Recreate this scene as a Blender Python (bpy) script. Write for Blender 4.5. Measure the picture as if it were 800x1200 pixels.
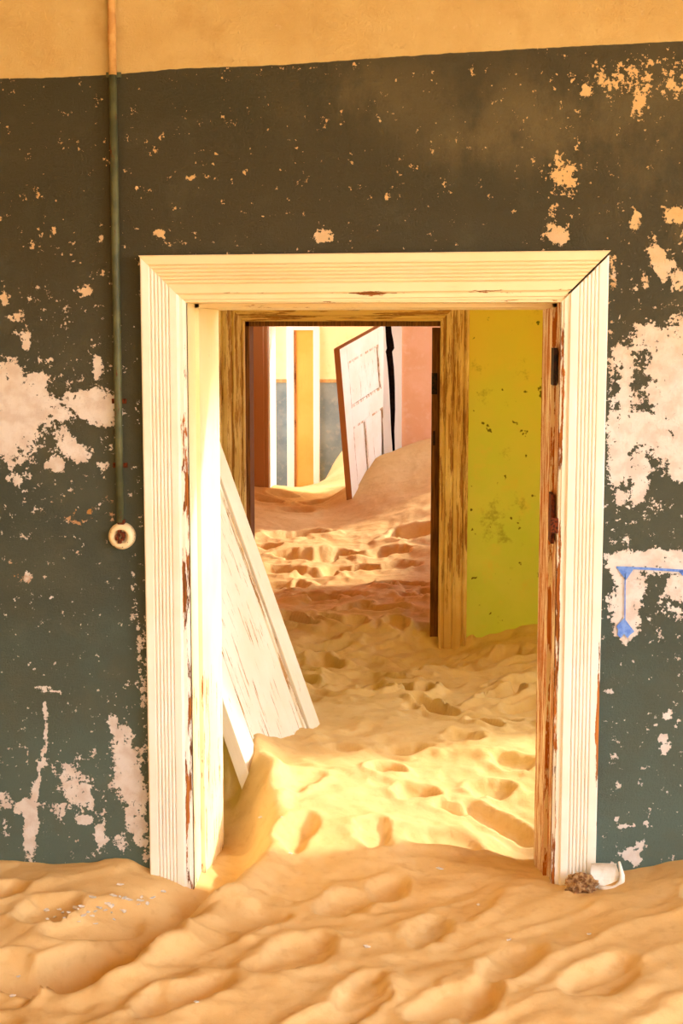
import bpy, math, random
import numpy as np
from mathutils import Vector, Matrix
random.seed(7); rng = np.random.RandomState(11)
for o in list(bpy.data.objects): bpy.data.objects.remove(o)
S = bpy.context.scene; COL = S.collection
PI = math.pi

# ------------------------------------------------------------------ camera
F = 1685.0; YAW = math.radians(3.73); PIT = math.radians(6.95)
CAM = Vector((0, -3.5, 1.33))
cd = bpy.data.cameras.new('camera'); cam = bpy.data.objects.new('camera', cd); COL.objects.link(cam)
cd.sensor_fit = 'VERTICAL'; cd.sensor_height = 36; cd.lens = F/1200*36
cd.clip_start = 0.05; cd.clip_end = 300
cam.location = CAM; cam.rotation_euler = (PI/2-PIT, 0, YAW); S.camera = cam
ROT = cam.rotation_euler.to_matrix()
def at(px, py, y):
    d = ROT @ Vector(((px-400)/F, -(py-600)/F, -1))
    return CAM + d*((y-CAM.y)/d.y)

# ------------------------------------------------------------------ light
W = bpy.data.worlds.new('desert_sky'); S.world = W; W.use_nodes = True
nt = W.node_tree; nt.nodes.clear()
tc = nt.nodes.new('ShaderNodeTexCoord'); sp = nt.nodes.new('ShaderNodeSeparateXYZ')
rp = nt.nodes.new('ShaderNodeValToRGB'); bg = nt.nodes.new('ShaderNodeBackground'); wo = nt.nodes.new('ShaderNodeOutputWorld')
mr = nt.nodes.new('ShaderNodeMapRange'); mr.inputs[1].default_value = -1; mr.inputs[2].default_value = 1
nt.links.new(tc.outputs['Generated'], sp.inputs[0]); nt.links.new(sp.outputs[2], mr.inputs[0])
nt.links.new(mr.outputs[0], rp.inputs[0]); nt.links.new(rp.outputs[0], bg.inputs[0]); nt.links.new(bg.outputs[0], wo.inputs[0])
el = rp.color_ramp.elements
el[0].position = 0.0; el[0].color = (1.0, 0.74, 0.48, 1)
el[1].position = 1.0; el[1].color = (0.62, 0.78, 1.0, 1)
e = el.new(0.49); e.color = (1.0, 0.76, 0.5, 1)
e = el.new(0.515); e.color = (1.0, 0.97, 0.92, 1)
e = el.new(0.65); e.color = (0.86, 0.92, 1.0, 1)
bg.inputs[1].default_value = 7.0
sd = bpy.data.lights.new('sun', 'SUN'); sun = bpy.data.objects.new('sun', sd); COL.objects.link(sun)
sd.energy = 4.5; sd.angle = math.radians(3); sd.color = (1.0, 0.91, 0.74)
sun.rotation_euler = Vector((-0.80, -0.38, -0.50)).to_track_quat('-Z', 'Y').to_euler()
sun.location = (8, 3, 6)
S.view_settings.view_transform = 'Standard'; S.view_settings.look = 'None'
S.view_settings.gamma = 1; S.view_settings.use_curve_mapping = False
S.view_settings.exposure = 0.32

# ------------------------------------------------------------------ node helpers
def s2l(c):
    return tuple((v/255/12.92 if v/255 <= .04045 else ((v/255+.055)/1.055)**2.4) for v in c) + (1,)
class N:
    def __init__(s, name, rough=.85, spec=.3):
        s.m = bpy.data.materials.new(name); s.m.use_nodes = True; s.t = s.m.node_tree
        s.b = s.t.nodes['Principled BSDF']; s.b.inputs['Roughness'].default_value = rough
        s.b.inputs['Specular IOR Level'].default_value = spec
        s.obj = s.t.nodes.new('ShaderNodeTexCoord').outputs['Object']
    def put(s, sock, v):
        if isinstance(v, bpy.types.NodeSocket): s.t.links.new(v, sock)
        else: sock.default_value = v
    def math(s, op, a, b=0.0, c=None, clamp=False):
        n = s.t.nodes.new('ShaderNodeMath'); n.operation = op; n.use_clamp = clamp
        s.put(n.inputs[0], a); s.put(n.inputs[1], b)
        if c is not None: s.put(n.inputs[2], c)
        return n.outputs[0]
    def noise(s, scale, detail=4, rough=.55, stretch=(1,1,1), off=(0,0,0), dist=0.0):
        mp = s.t.nodes.new('ShaderNodeMapping'); mp.inputs['Scale'].default_value = stretch; mp.inputs['Location'].default_value = off
        s.t.links.new(s.obj, mp.inputs[0])
        n = s.t.nodes.new('ShaderNodeTexNoise'); n.inputs['Scale'].default_value = scale
        n.inputs['Detail'].default_value = detail; n.inputs['Roughness'].default_value = rough; n.inputs['Distortion'].default_value = dist
        s.t.links.new(mp.outputs[0], n.inputs['Vector']); return n.outputs['Fac']
    def vor(s, scale, feature='DISTANCE_TO_EDGE'):
        n = s.t.nodes.new('ShaderNodeTexVoronoi'); n.feature = feature; n.inputs['Scale'].default_value = scale
        s.t.links.new(s.obj, n.inputs['Vector']); return n.outputs['Distance']
    def attr(s, name):
        n = s.t.nodes.new('ShaderNodeAttribute'); n.attribute_name = name; return n.outputs['Fac']
    def xyz(s):
        n = s.t.nodes.new('ShaderNodeSeparateXYZ'); s.t.links.new(s.obj, n.inputs[0]); return n.outputs
    def ramp(s, v, lo, hi):
        n = s.t.nodes.new('ShaderNodeMapRange'); n.interpolation_type = 'SMOOTHSTEP'
        s.put(n.inputs[0], v); n.inputs[1].default_value = lo; n.inputs[2].default_value = hi; return n.outputs[0]
    def mix(s, f, a, b):
        n = s.t.nodes.new('ShaderNodeMix'); n.data_type = 'RGBA'
        s.put(n.inputs[0], f)
        s.put(n.inputs[6], a if isinstance(a, bpy.types.NodeSocket) else s2l(a) if len(a) == 3 else a)
        s.put(n.inputs[7], b if isinstance(b, bpy.types.NodeSocket) else s2l(b) if len(b) == 3 else b); return n.outputs[2]
    def color(s, c): s.put(s.b.inputs['Base Color'], c if isinstance(c, bpy.types.NodeSocket) else s2l(c))
    def bump(s, h, dist=.002, strength=.6, prev=None):
        n = s.t.nodes.new('ShaderNodeBump'); n.inputs['Distance'].default_value = dist; n.inputs['Strength'].default_value = strength
        s.put(n.inputs['Height'], h)
        if prev is not None: s.t.links.new(prev, n.inputs['Normal'])
        s.t.links.new(n.outputs[0], s.b.inputs['Normal']); return n.outputs[0]

def mat_green():
    m = N('peeling_green_wall_paint', .62, .35)
    d = m.attr('peel'); sd_ = m.attr('above'); ochre = m.attr('ochre')
    n1 = m.noise(46, 9, .68, off=(3,1,7)); n2 = m.noise(9, 4, .6, off=(1,8,2)); n3 = m.noise(150, 4, .6, off=(5,2,1))
    n4 = m.noise(3.0, 5, .65, off=(4,4,4)); n5 = m.noise(26, 3, .5, off=(7,7,1))
    v = m.math('MULTIPLY_ADD', m.math('SUBTRACT', n1, .5), 3.0, d)
    v = m.math('MULTIPLY_ADD', m.math('SUBTRACT', m.noise(17, 4, .6, off=(1,8,2)), .5), 1.5, v)
    v = m.math('MULTIPLY_ADD', m.math('SUBTRACT', m.noise(130, 4, .6, off=(8,3,3)), .5), 1.3, v)
    peel = m.ramp(v, .49, .53)
    g = m.mix(m.ramp(n4, .35, .65), (62, 70, 60), (78, 84, 70))
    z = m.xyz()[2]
    # warm light painted brown into the dado's top, cool light blue-green low down
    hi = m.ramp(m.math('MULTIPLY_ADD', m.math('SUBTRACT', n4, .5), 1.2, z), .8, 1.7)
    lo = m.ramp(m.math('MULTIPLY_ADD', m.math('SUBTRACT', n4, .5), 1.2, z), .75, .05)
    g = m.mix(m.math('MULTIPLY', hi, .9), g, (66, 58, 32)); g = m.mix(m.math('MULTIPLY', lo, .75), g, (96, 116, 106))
    g = m.mix(m.math('MULTIPLY', m.ramp(n2, .5, .75), .3), g, (100, 98, 74))
    g = m.mix(m.math('MULTIPLY', m.attr('dark'), .8), g, (50, 50, 28))
    g = m.mix(m.math('MULTIPLY', m.attr('scuff'), m.ramp(m.noise(5, 8, .7, stretch=(1,1,.6), off=(6,2,2)), .40, .62)), g, (112, 98, 62))
    pl = m.mix(m.ramp(n5, .4, .65), (236, 228, 222), (222, 208, 198))
    pl = m.mix(m.math('MULTIPLY', ochre, m.ramp(n5, .35, .55)), pl, (190, 135, 70))
    pl = m.mix(m.ramp(m.math('MULTIPLY_ADD', n2, .4, z), 1.3, 1.9), pl, (224, 186, 128))
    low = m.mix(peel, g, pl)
    cr = m.mix(m.ramp(n4, .3, .7), (220, 190, 126), (206, 170, 104))
    cr = m.mix(m.math('MULTIPLY', m.ramp(n2, .5, .72), .4), cr, (186, 140, 72))
    cr = m.mix(m.math('MULTIPLY', m.ramp(n1, .6, .7), .35), cr, (232, 206, 160))
    edge = m.math('MULTIPLY_ADD', m.math('SUBTRACT', n5, .5), .006, sd_)
    up = m.ramp(edge, -.001, .001)
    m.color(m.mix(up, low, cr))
    rgh = m.math('MULTIPLY_ADD', m.math('MAXIMUM', peel, up), .3, .5); m.put(m.b.inputs['Roughness'], rgh)
    b = m.bump(m.math('MULTIPLY', peel, -1.0), .0022, .9)
    b = m.bump(n3, .0016, .7, b)
    m.bump(m.noise(80, 5, .7, dist=2.5), .007, .75, b)
    return m.m
def mat_plaster(name, a, b, c, zc=None, s=1.0, spots=None):
    m = N(name, .9, .2)
    n = m.noise(2.2*s, 5, .6); n2 = m.noise(9*s, 5, .6, off=(3,3,3))
    col = m.mix(m.ramp(n, .35, .65), a, b); col = m.mix(m.math('MULTIPLY', m.ramp(n2, .52, .72), .6), col, c)
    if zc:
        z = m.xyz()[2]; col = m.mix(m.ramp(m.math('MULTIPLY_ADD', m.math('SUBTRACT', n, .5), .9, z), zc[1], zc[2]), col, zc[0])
    if spots:
        col = m.mix(m.ramp(m.noise(22, 2, .5, off=(9,1,4)), .69, .73), col, spots)
        col = m.mix(m.math('MULTIPLY', m.ramp(m.noise(5, 6, .75, off=(2,5,1)), .58, .72), .5), col, spots)
    m.color(col); b1 = m.bump(n2, .004, .5); m.bump(m.noise(120, 3), .001, .5, b1); return m.m
def mat_wood(name, paint, wood, axis='z', amount=0.0, dark=(70, 40, 18), scale=1.0, rough=.6, paint2=None, k=.16):
    """old paint flaking off timber; attribute 'wear' (0..1) pushes the flaking"""
    m = N(name, rough, .3)
    st = {'x': (.06,1,1), 'y': (1,.06,1), 'z': (1,1,.06)}[axis]
    st2 = {'x': (k,1,1), 'y': (1,k,1), 'z': (1,1,k)}[axis]
    g = m.noise(95*scale, 5, .65, st); g2 = m.noise(38*scale, 7, .7, st2, (4,4,4)); g3 = m.noise(3, 4, .6, off=(2,7,2))
    wd = m.mix(m.ramp(g, .3, .7), dark, wood)
    v = m.math('MULTIPLY_ADD', m.math('SUBTRACT', g2, .5), 2.2, m.math('ADD', m.attr('wear'), amount))
    v = m.math('MULTIPLY_ADD', m.math('SUBTRACT', g, .5), .7, v)
    mask = m.ramp(v, .46, .54)
    p = m.mix(m.ramp(g3, .35, .65), paint, paint2 or paint)
    p = m.mix(m.math('MULTIPLY', m.ramp(g, .58, .75), .2), p, wood)
    m.color(m.mix(mask, p, wd))
    m.put(m.b.inputs['Roughness'], m.math('MULTIPLY_ADD', mask, .25, rough))
    b = m.bump(m.math('MULTIPLY', mask, -1.0), .0012, .8); m.bump(g, .0012, .5, b); return m.m
def mat_plain(name, c1, c2, rough=.7, sc=30, metal=0):
    m = N(name, rough); n = m.noise(sc, 5, .6); m.color(m.mix(m.ramp(n, .4, .6), c1, c2)); m.bump(n, .002, .5)
    m.b.inputs['Metallic'].default_value = metal; return m.m
def mat_sand():
    m = N('orange_desert_sand', .95, .1)
    n = m.noise(3, 5, .6); n2 = m.noise(700, 2, .7); n3 = m.noise(30, 5, .6)
    c = m.mix(m.ramp(n, .3, .7), (232, 197, 139), (224, 184, 122))
    c = m.mix(m.math('MULTIPLY', m.ramp(n3, .5, .75), .35), c, (202, 154, 94))
    c = m.mix(m.math('MULTIPLY', m.ramp(n2, .55, .75), .35), c, (245, 214, 160))
    m.color(c); b = m.bump(n2, .0012, .7); m.bump(n3, .006, .45, b); return m.m

M = dict(
 green=mat_green(), sand=mat_sand(),
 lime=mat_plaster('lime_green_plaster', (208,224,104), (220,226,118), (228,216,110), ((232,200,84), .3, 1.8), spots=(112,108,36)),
 pink=mat_plaster('salmon_pink_plaster', (240,186,146), (234,174,128), (242,200,164), s=1.5),
 far=mat_plaster('cream_plaster', (236,216,168), (240,222,180), (228,200,146)),
 ceil=mat_plaster('stained_cream_ceiling', (222,186,128), (206,166,104), (190,140,80)),
 darkroom=mat_plaster('dull_red_plaster', (160,70,40), (146,62,34), (170,90,60)),
 cas_z=mat_wood('cream_paint_on_upright_timber', (250,244,232), (200,122,50), 'z', -.05, paint2=(244,234,214)),
 cas_x=mat_wood('cream_paint_on_level_timber', (242,222,180), (188,112,42), 'x', -.05, paint2=(238,214,166)),
 old_z=mat_wood('flaking_paint_on_old_upright_timber', (236,202,146), (198,146,86), 'z', .31, (142,90,46), scale=1.5, k=.06, paint2=(216,172,108)),
 old_x=mat_wood('flaking_paint_on_old_level_timber', (230,188,116), (194,138,72), 'x', .31, (136,84,40), scale=1.5, k=.06),
 bare=mat_wood('bare_red_brown_timber', (160,104,54), (148,92,44), 'z', .9, (84,48,22)),
 brown=mat_wood('brown_painted_timber', (176,126,74), (136,90,50), 'z', -.1, (80,44,22)),
 leaf=mat_wood('worn_white_paint_on_door_timber', (246,236,220), (214,176,128), 'z', .05, (166,116,72), scale=1.5, k=.10, paint2=(240,226,204)),
 ochre=mat_wood('ochre_yellow_painted_board', (236,176,90), (150,94,40), 'z', -.25, paint2=(230,166,78)),
 white=mat_wood('white_painted_trim', (244,238,226), (190,140,90), 'z', -.2),
 dark=mat_plain('gap_shade_dark', (24,12,8), (40,22,14), .95),  # shade colour for the hollow in the split casing
 iron=mat_plain('rusted_black_iron', (26,22,20), (64,36,22), .7, 60, .4),
 rust=mat_plain('orange_rust', (120,52,16), (60,26,12), .9, 160),
 brass=mat_plain('dull_brass', (176,126,60), (120,80,40), .5, 60, .6),
)

# ------------------------------------------------------------------ mesh helpers
def tag(o, label=None, cat=None, group=None, kind=None):
    if label: o['label'] = label
    if cat: o['category'] = cat
    if group: o['group'] = group
    if kind: o['kind'] = kind
    return o
def empty(name, loc=(0,0,0), mat=None):
    o = bpy.data.objects.new(name, None); COL.objects.link(o); o.empty_display_size = .1
    if mat is not None: o.matrix_world = mat
    else: o.location = loc
    return o
class G:
    """geometry collector"""
    def __init__(s): s.v = []; s.f = []; s.mi = []; s.w = []
    def add(s, v, f, mi=0, w=0.0):
        k = len(s.v); s.v += [tuple(p) for p in v]; s.f += [tuple(i+k for i in q) for q in f]
        s.mi += [mi]*len(f); s.w += (list(w) if hasattr(w, '__len__') else [w]*len(v)); return s
    def box(s, x0, x1, y0, y1, z0, z1, mi=0, w=0.0, b=0.0, seg=1):
        if seg > 1:
            for k in range(seg): pass
        if b <= 0:
            v = [(x,y,z) for z in (z0,z1) for y in (y0,y1) for x in (x0,x1)]
            return s.add(v, [(0,2,3,1),(4,5,7,6),(0,1,5,4),(2,6,7,3),(0,4,6,2),(1,3,7,5)], mi, w)
        import bmesh
        bm = bmesh.new(); bmesh.ops.create_cube(bm, size=1)
        bmesh.ops.scale(bm, vec=(x1-x0, y1-y0, z1-z0), verts=bm.verts)
        bmesh.ops.bevel(bm, geom=bm.edges[:], offset=b, segments=2, affect='EDGES', profile=.6)
        bmesh.ops.translate(bm, vec=((x0+x1)/2, (y0+y1)/2, (z0+z1)/2), verts=bm.verts)
        bm.verts.index_update()
        s.add([v.co[:] for v in bm.verts], [[v.index for v in f.verts] for f in bm.faces], mi, w); bm.free(); return s
    def build(s, name, mats, parent=None, origin=None, smooth=False, label=None, kind=None):
        if not isinstance(mats, (list, tuple)): mats = [mats]
        o0 = Vector(origin) if origin is not None else Vector((0,0,0))
        me = bpy.data.meshes.new(name)
        me.from_pydata([(Vector(p)-o0)[:] for p in s.v], [], s.f)
        for m in mats: me.materials.append(m)
        if len(mats) > 1: me.polygons.foreach_set('material_index', s.mi)
        a = me.attributes.new('wear', 'FLOAT', 'POINT'); a.data.foreach_set('value', s.w)
        if smooth: me.polygons.foreach_set('use_smooth', [True]*len(me.polygons))
        me.update()
        o = bpy.data.objects.new(name, me); COL.objects.link(o); o.location = o0
        if parent is not None:
            o.parent = parent
            if origin is not None: o.location = o0-parent.location
            elif parent.get('worldparts'): o.location = -parent.location
        return tag(o, label=label, kind=kind)
# --- numpy value noise
P_ = rng.rand(256, 256)
def vnoise(x, y):
    xi = np.floor(x).astype(int); yi = np.floor(y).astype(int); fx = x-xi; fy = y-yi
    fx = fx*fx*fx*(fx*(fx*6-15)+10); fy = fy*fy*fy*(fy*(fy*6-15)+10)
    a = P_[xi & 255, yi & 255]; b = P_[(xi+1) & 255, yi & 255]; c = P_[xi & 255, (yi+1) & 255]; d = P_[(xi+1) & 255, (yi+1) & 255]
    return (a*(1-fx)+b*fx)*(1-fy)+(c*(1-fx)+d*fx)*fy - .5
def fbm(x, y, o=4, g=.5):
    r = 0; a = 1
    for k in range(o): r = r+a*vnoise(x*2**k+17*k, y*2**k+31*k); a *= g
    return r
def ell(x, y, cx, cy, rx, ry, ang=0.0):
    c, s_ = math.cos(ang), math.sin(ang); u = (x-cx)*c+(y-cy)*s_; v = -(x-cx)*s_+(y-cy)*c
    return np.sqrt((u/rx)**2+(v/ry)**2)
def segdist(x, y, pts):
    best = np.full(np.shape(x), 1e9); side = np.zeros(np.shape(x))
    for (ax, ay), (bx, by) in zip(pts[:-1], pts[1:]):
        dx, dy = bx-ax, by-ay; L = dx*dx+dy*dy
        t = np.clip(((x-ax)*dx+(y-ay)*dy)/L, 0, 1); qx = x-(ax+t*dx); qy = y-(ay+t*dy)
        d = np.hypot(qx, qy); m = d < best; best = np.where(m, d, best); side = np.where(m, np.sign(dx*qy-dy*qx), side)
    return best, side

# ================================================================== SETTING
T1 = .42                       # thickness of the front wall
XL, XR = -.604, .297            # clear opening of the first doorway
Y2, Y2b = 3.16, 3.31           # second wall
Y3, Y3b = 7.44, 7.84
Y4 = 9.3
H = 3.25
def wpt(px, py): p = at(px, py, 0); return p.x, p.z
# ---- wall_front : fine sheet with wear attributes + body
def build_front():
    xs = np.concatenate([np.arange(-2.6, -1.25, .04), np.arange(-1.25, .85, .010), np.arange(.85, 2.81, .04)])
    zs = np.concatenate([np.arange(-.35, 1.75, .010), np.arange(1.75, H+.04, .04)])
    X, Z = np.meshgrid(xs, zs); nx, nz = len(xs), len(zs)
    # work in photograph-like wall units: u,v pixels on the wall plane (1 px = 1/478 m)
    k = 478.0; U = X*k+510; V = 393-(Z-1.33)*k
    def uv(px, py): x, z = wpt(px, py); return x*k+510, 393-(z-1.33)*k
    dens = np.full(X.shape, -.06)
    dens += .10*fbm(X*3, Z*3, 3)
    def blob(px, py, rx, ry, s=.6, ang=0, soft=1.0):
        u, v = uv(px, py); d = ell(U, V, u, v, rx, ry, ang)
        np.maximum(dens, s*np.clip((1.45-d)/.7*soft, 0, 1)**1.0, out=dens)
    def haze(px, py, rx, ry, s):
        u, v = uv(px, py); d = ell(U, V, u, v, rx, ry); dens[:] = dens+s*.8*np.exp(-d*d)
    def stroke(pts, w, s=.8):
        d, _ = segdist(U, V, [uv(*p) for p in pts]); np.maximum(dens, s*np.clip(1.6-d/w, 0, 1), out=dens)
    # left, middle
    blob(8, 485, 34, 50, .95); blob(38, 470, 24, 30, .75); blob(10, 445, 22, 18, .8); blob(20, 535, 20, 10, .6); blob(112, 475, 26, 20, .9, .25); blob(84, 468, 14, 10, .5)
    blob(84, 524, 20, 10, .85, .7); blob(70, 512, 10, 8, .6); blob(98, 532, 10, 8, .6); blob(64, 545, 9, 9, .7); blob(30, 400, 5, 14, .7); blob(20, 372, 8, 6, .7); blob(116, 430, 6, 12, .75)
    blob(100, 343, 8, 5, .7); blob(60, 490, 20, 24, .42); blob(4, 350, 4, 10, .7); blob(120, 320, 5, 4, .7); blob(40, 350, 6, 3, .6)
    blob(118, 545, 8, 7, .6); blob(20, 560, 14, 6, .5); blob(55, 470, 12, 6, .65)
    haze(60, 480, 95, 110, .24); haze(90, 600, 60, 30, .17); haze(60, 350, 60, 40, .1)
    blob(88, 611, 14, 3, .6); blob(130, 605, 6, 5, .6); blob(32, 676, 5, 5, .6); blob(18, 672, 4, 4, .6); blob(60, 700, 3, 4, .5)
    # left, low
    stroke([(45,806),(60,809),(70,812)], 3, .95); stroke([(54,825),(55,850),(52,880),(46,905),(42,935)], 2.2, .9)
    blob(36, 970, 8, 34, .95, .08); blob(30, 948, 12, 10, .8); blob(90, 925, 16, 26, .62, -.3); blob(82, 910, 10, 14, .7); blob(98, 960, 10, 6, .85); blob(70, 950, 10, 8, .55)
    blob(150, 905, 16, 30, .75, .1); blob(158, 935, 14, 44, .72); blob(142, 870, 12, 22, .75); blob(132, 850, 6, 10, .7); blob(142, 985, 9, 10, .75); blob(118, 982, 6, 16, .8); blob(164, 960, 8, 34, .6)
    blob(5, 940, 10, 14, .55); blob(8, 970, 5, 10, .5); blob(170, 780, 4, 60, .35)
    haze(90, 930, 110, 60, .25); haze(150, 840, 40, 60, .14); haze(30, 700, 60, 60, .10)
    # right, middle
    blob(770, 300, 8, 26, .75, -.35); blob(786, 318, 14, 9, .8, .5); blob(797, 332, 10, 8, .7); blob(794, 252, 13, 9, .95); blob(745, 262, 5, 12, .6); blob(758, 330, 5, 8, .5)
    blob(785, 440, 22, 50, .78); blob(765, 400, 22, 16, .7, .2); blob(798, 500, 30, 46, .98); blob(795, 395, 16, 22, .85); blob(770, 500, 42, 16, .98); blob(735, 505, 22, 14, .9)
    blob(733, 450, 7, 42, .85, .05); blob(723, 412, 6, 14, .6); blob(745, 400, 8, 16, .65); blob(726, 540, 12, 28, .9, .1); blob(742, 470, 10, 10, .5)
    blob(750, 555, 10, 34, .62, -.1); blob(735, 585, 14, 10, .5); blob(796, 545, 12, 16, .85); blob(772, 510, 26, 14, .98); blob(718, 515, 6, 40, .7)
    haze(765, 460, 60, 170, .2); haze(745, 580, 50, 40, .16); haze(770, 620, 40, 16, .12)
    # right, bordered patch
    blob(765, 655, 48, 10, .98); blob(735, 690, 16, 30, .9); blob(733, 725, 14, 24, .95); blob(782, 660, 30, 12, .98); blob(796, 690, 14, 18, .75); blob(722, 662, 10, 12, .9)
    blob(790, 715, 12, 10, .5); blob(720, 700, 5, 34, .7); haze(760, 700, 60, 50, .18)
    for px, py, r in ((784,838,5),(794,846,4),(775,866,5),(779,878,6),(768,850,3),(722,960,3),(730,968,4),(741,968,4),(757,965,3),(750,990,6),(738,1002,9),(745,1010,5),(714,810,4),(726,920,3),(775,922,2),(716,1011,3)):
        blob(px, py, r, r*.9, .95)
    haze(775, 860, 25, 25, .14); haze(745, 985, 30, 30, .15); haze(730, 800, 60, 200, .03)
    # over the door
    blob(378, 276, 11, 7, .95); blob(188, 273, 6, 5, .95); blob(160, 268, 3, 3, .6); blob(660, 205, 12, 14, .72); blob(651, 188, 4, 10, .6); blob(672, 215, 8, 8, .6); blob(655, 275, 11, 9, .95); blob(646, 262, 5, 12, .5); blob(648, 245, 6, 6, .5)
    blob(748, 122, 6, 6, .85); blob(683, 74, 7, 4, .75); blob(700, 76, 6, 3, .6); blob(622, 78, 5, 3, .7); blob(687, 105, 5, 6, .75); blob(287, 201, 3, 3, .85); blob(452, 229, 3, 3, .8); blob(222, 210, 3, 3, .85); blob(527, 226, 3, 4, .5); blob(679, 155, 3, 12, .5); blob(790, 105, 14, 6, .5); blob(745, 92, 40, 18, .36)
    blob(64, 270, 3, 4, .8); blob(40, 290, 4, 2, .8); blob(118, 280, 4, 4, .8); blob(207, 245, 5, 2, .7); blob(195, 207, 6, 2, .5)
    haze(740, 92, 60, 26, .26); haze(655, 230, 25, 50, .12)
    # ragged edge beside the casing
    stroke([(716,300),(716,420),(713,560)], 4, .42); stroke([(158,700),(170,860),(172,1010)], 3, .5)
    # stripe between dado and upper wall
    sp_ = [(-600,96),(0,92),(60,91),(125,88),(137,87),(200,81),(270,78),(330,76),(400,71),(500,64),(620,57),(800,48),(1400,22)]
    su, sv = zip(*[uv(*p) for p in sp_]); above = (np.interp(U, su, sv)-V)/k
    ochre = np.zeros(X.shape)
    for px, py, rx, ry in ((716,345,8,70),(740,92,70,26),(660,205,20,25),(105,600,60,40),(790,250,14,12),(18,672,30,20)):
        u, v = uv(px, py); ochre += np.exp(-ell(U, V, u, v, rx, ry)**2)
    dark = np.zeros(X.shape)
    for px, py, rx, ry, s_ in ((270,115,140,42,.8),(60,240,110,90,.5),(470,200,260,60,.25),(60,110,70,30,.6),(590,215,90,40,.3)):
        u, v = uv(px, py); dark += s_*np.exp(-ell(U, V, u, v, rx, ry)**2*1.2)
    scuff = np.zeros(X.shape)
    for px, py, rx, ry, s_ in ((640,140,130,60,.8),(420,110,90,40,.6),(780,250,60,200,.45),(540,175,60,20,.5),(200,640,20,30,.3)):
        u, v = uv(px, py); scuff += s_*np.exp(-ell(U, V, u, v, rx, ry)**2*1.2)
    Yd = .004*fbm(X*1.6, Z*1.6, 3)+.0012*fbm(X*14, Z*14, 3)
    idx = np.arange(nx*nz).reshape(nz, nx)
    xc = (xs[:-1]+xs[1:])/2; zc = (zs[:-1]+zs[1:])/2; XC, ZC = np.meshgrid(xc, zc)
    keep = ~((XC > XL-.03) & (XC < XR+.03) & (ZC < 1.43))
    q = np.stack([idx[:-1,:-1], idx[:-1,1:], idx[1:,1:], idx[1:,:-1]], -1)[keep]
    g = G(); g.v = list(zip(X.ravel().tolist(), Yd.ravel().tolist(), Z.ravel().tolist())); g.f = q.tolist(); g.mi = [0]*len(g.f); g.w = [0.0]*len(g.v)
    n0 = len(g.v)
    g.box(-2.6, XL-.02, .012, T1, -.6, H, 1); g.box(XR+.02, 2.8, .012, T1, -.6, H, 1); g.box(XL-.02, XR+.02, .012, T1, 1.44, H, 1)
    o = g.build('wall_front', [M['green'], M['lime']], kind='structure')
    tag(o, 'front wall with peeling dark green dado under a cream upper band')
    n = len(o.data.vertices)
    for nm, A in (('peel', dens), ('above', above), ('ochre', np.clip(ochre,0,1)), ('dark', np.clip(dark,0,1)), ('scuff', np.clip(scuff,0,1))):
        a = o.data.attributes.new(nm, 'FLOAT', 'POINT'); b = np.zeros(n); b[:n0] = A.ravel(); a.data.foreach_set('value', b)
    return o
front = build_front()
# blue stencilled border lines left on the bared plaster
blue = mat_plain('faded_blue_wall_paint', (92,130,214), (120,156,226), .8, 90)
def decal(pts, name='painted_line', y=-.0035):
    g = G(); v = [at(px, py, y) for px, py in pts]; v2 = [p+Vector((0,.0006,0)) for p in v]; n = len(v)
    g.add(v+v2, [tuple(range(n))[::-1]]+[(i, (i+1) % n, (i+1) % n+n, i+n) for i in range(n)])
    return g.build(name, blue, front)
decal([(722,663.6),(760,665.2),(808,668),(808,671),(760,668),(722,666.4)])
decal([(731.6,672),(733,672),(732.6,728),(731.2,728)])
decal([(723,666),(742,667),(738,673),(733,680),(728,673)], 'painted_corner')
decal([(731,724),(736,731),(743,740),(738,744),(735,748),(731,743),(727,748),(723,744),(724,738),(722,734)], 'painted_corner')
decal([(794,669),(806,670),(806,676),(800,675)], 'painted_corner')

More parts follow.
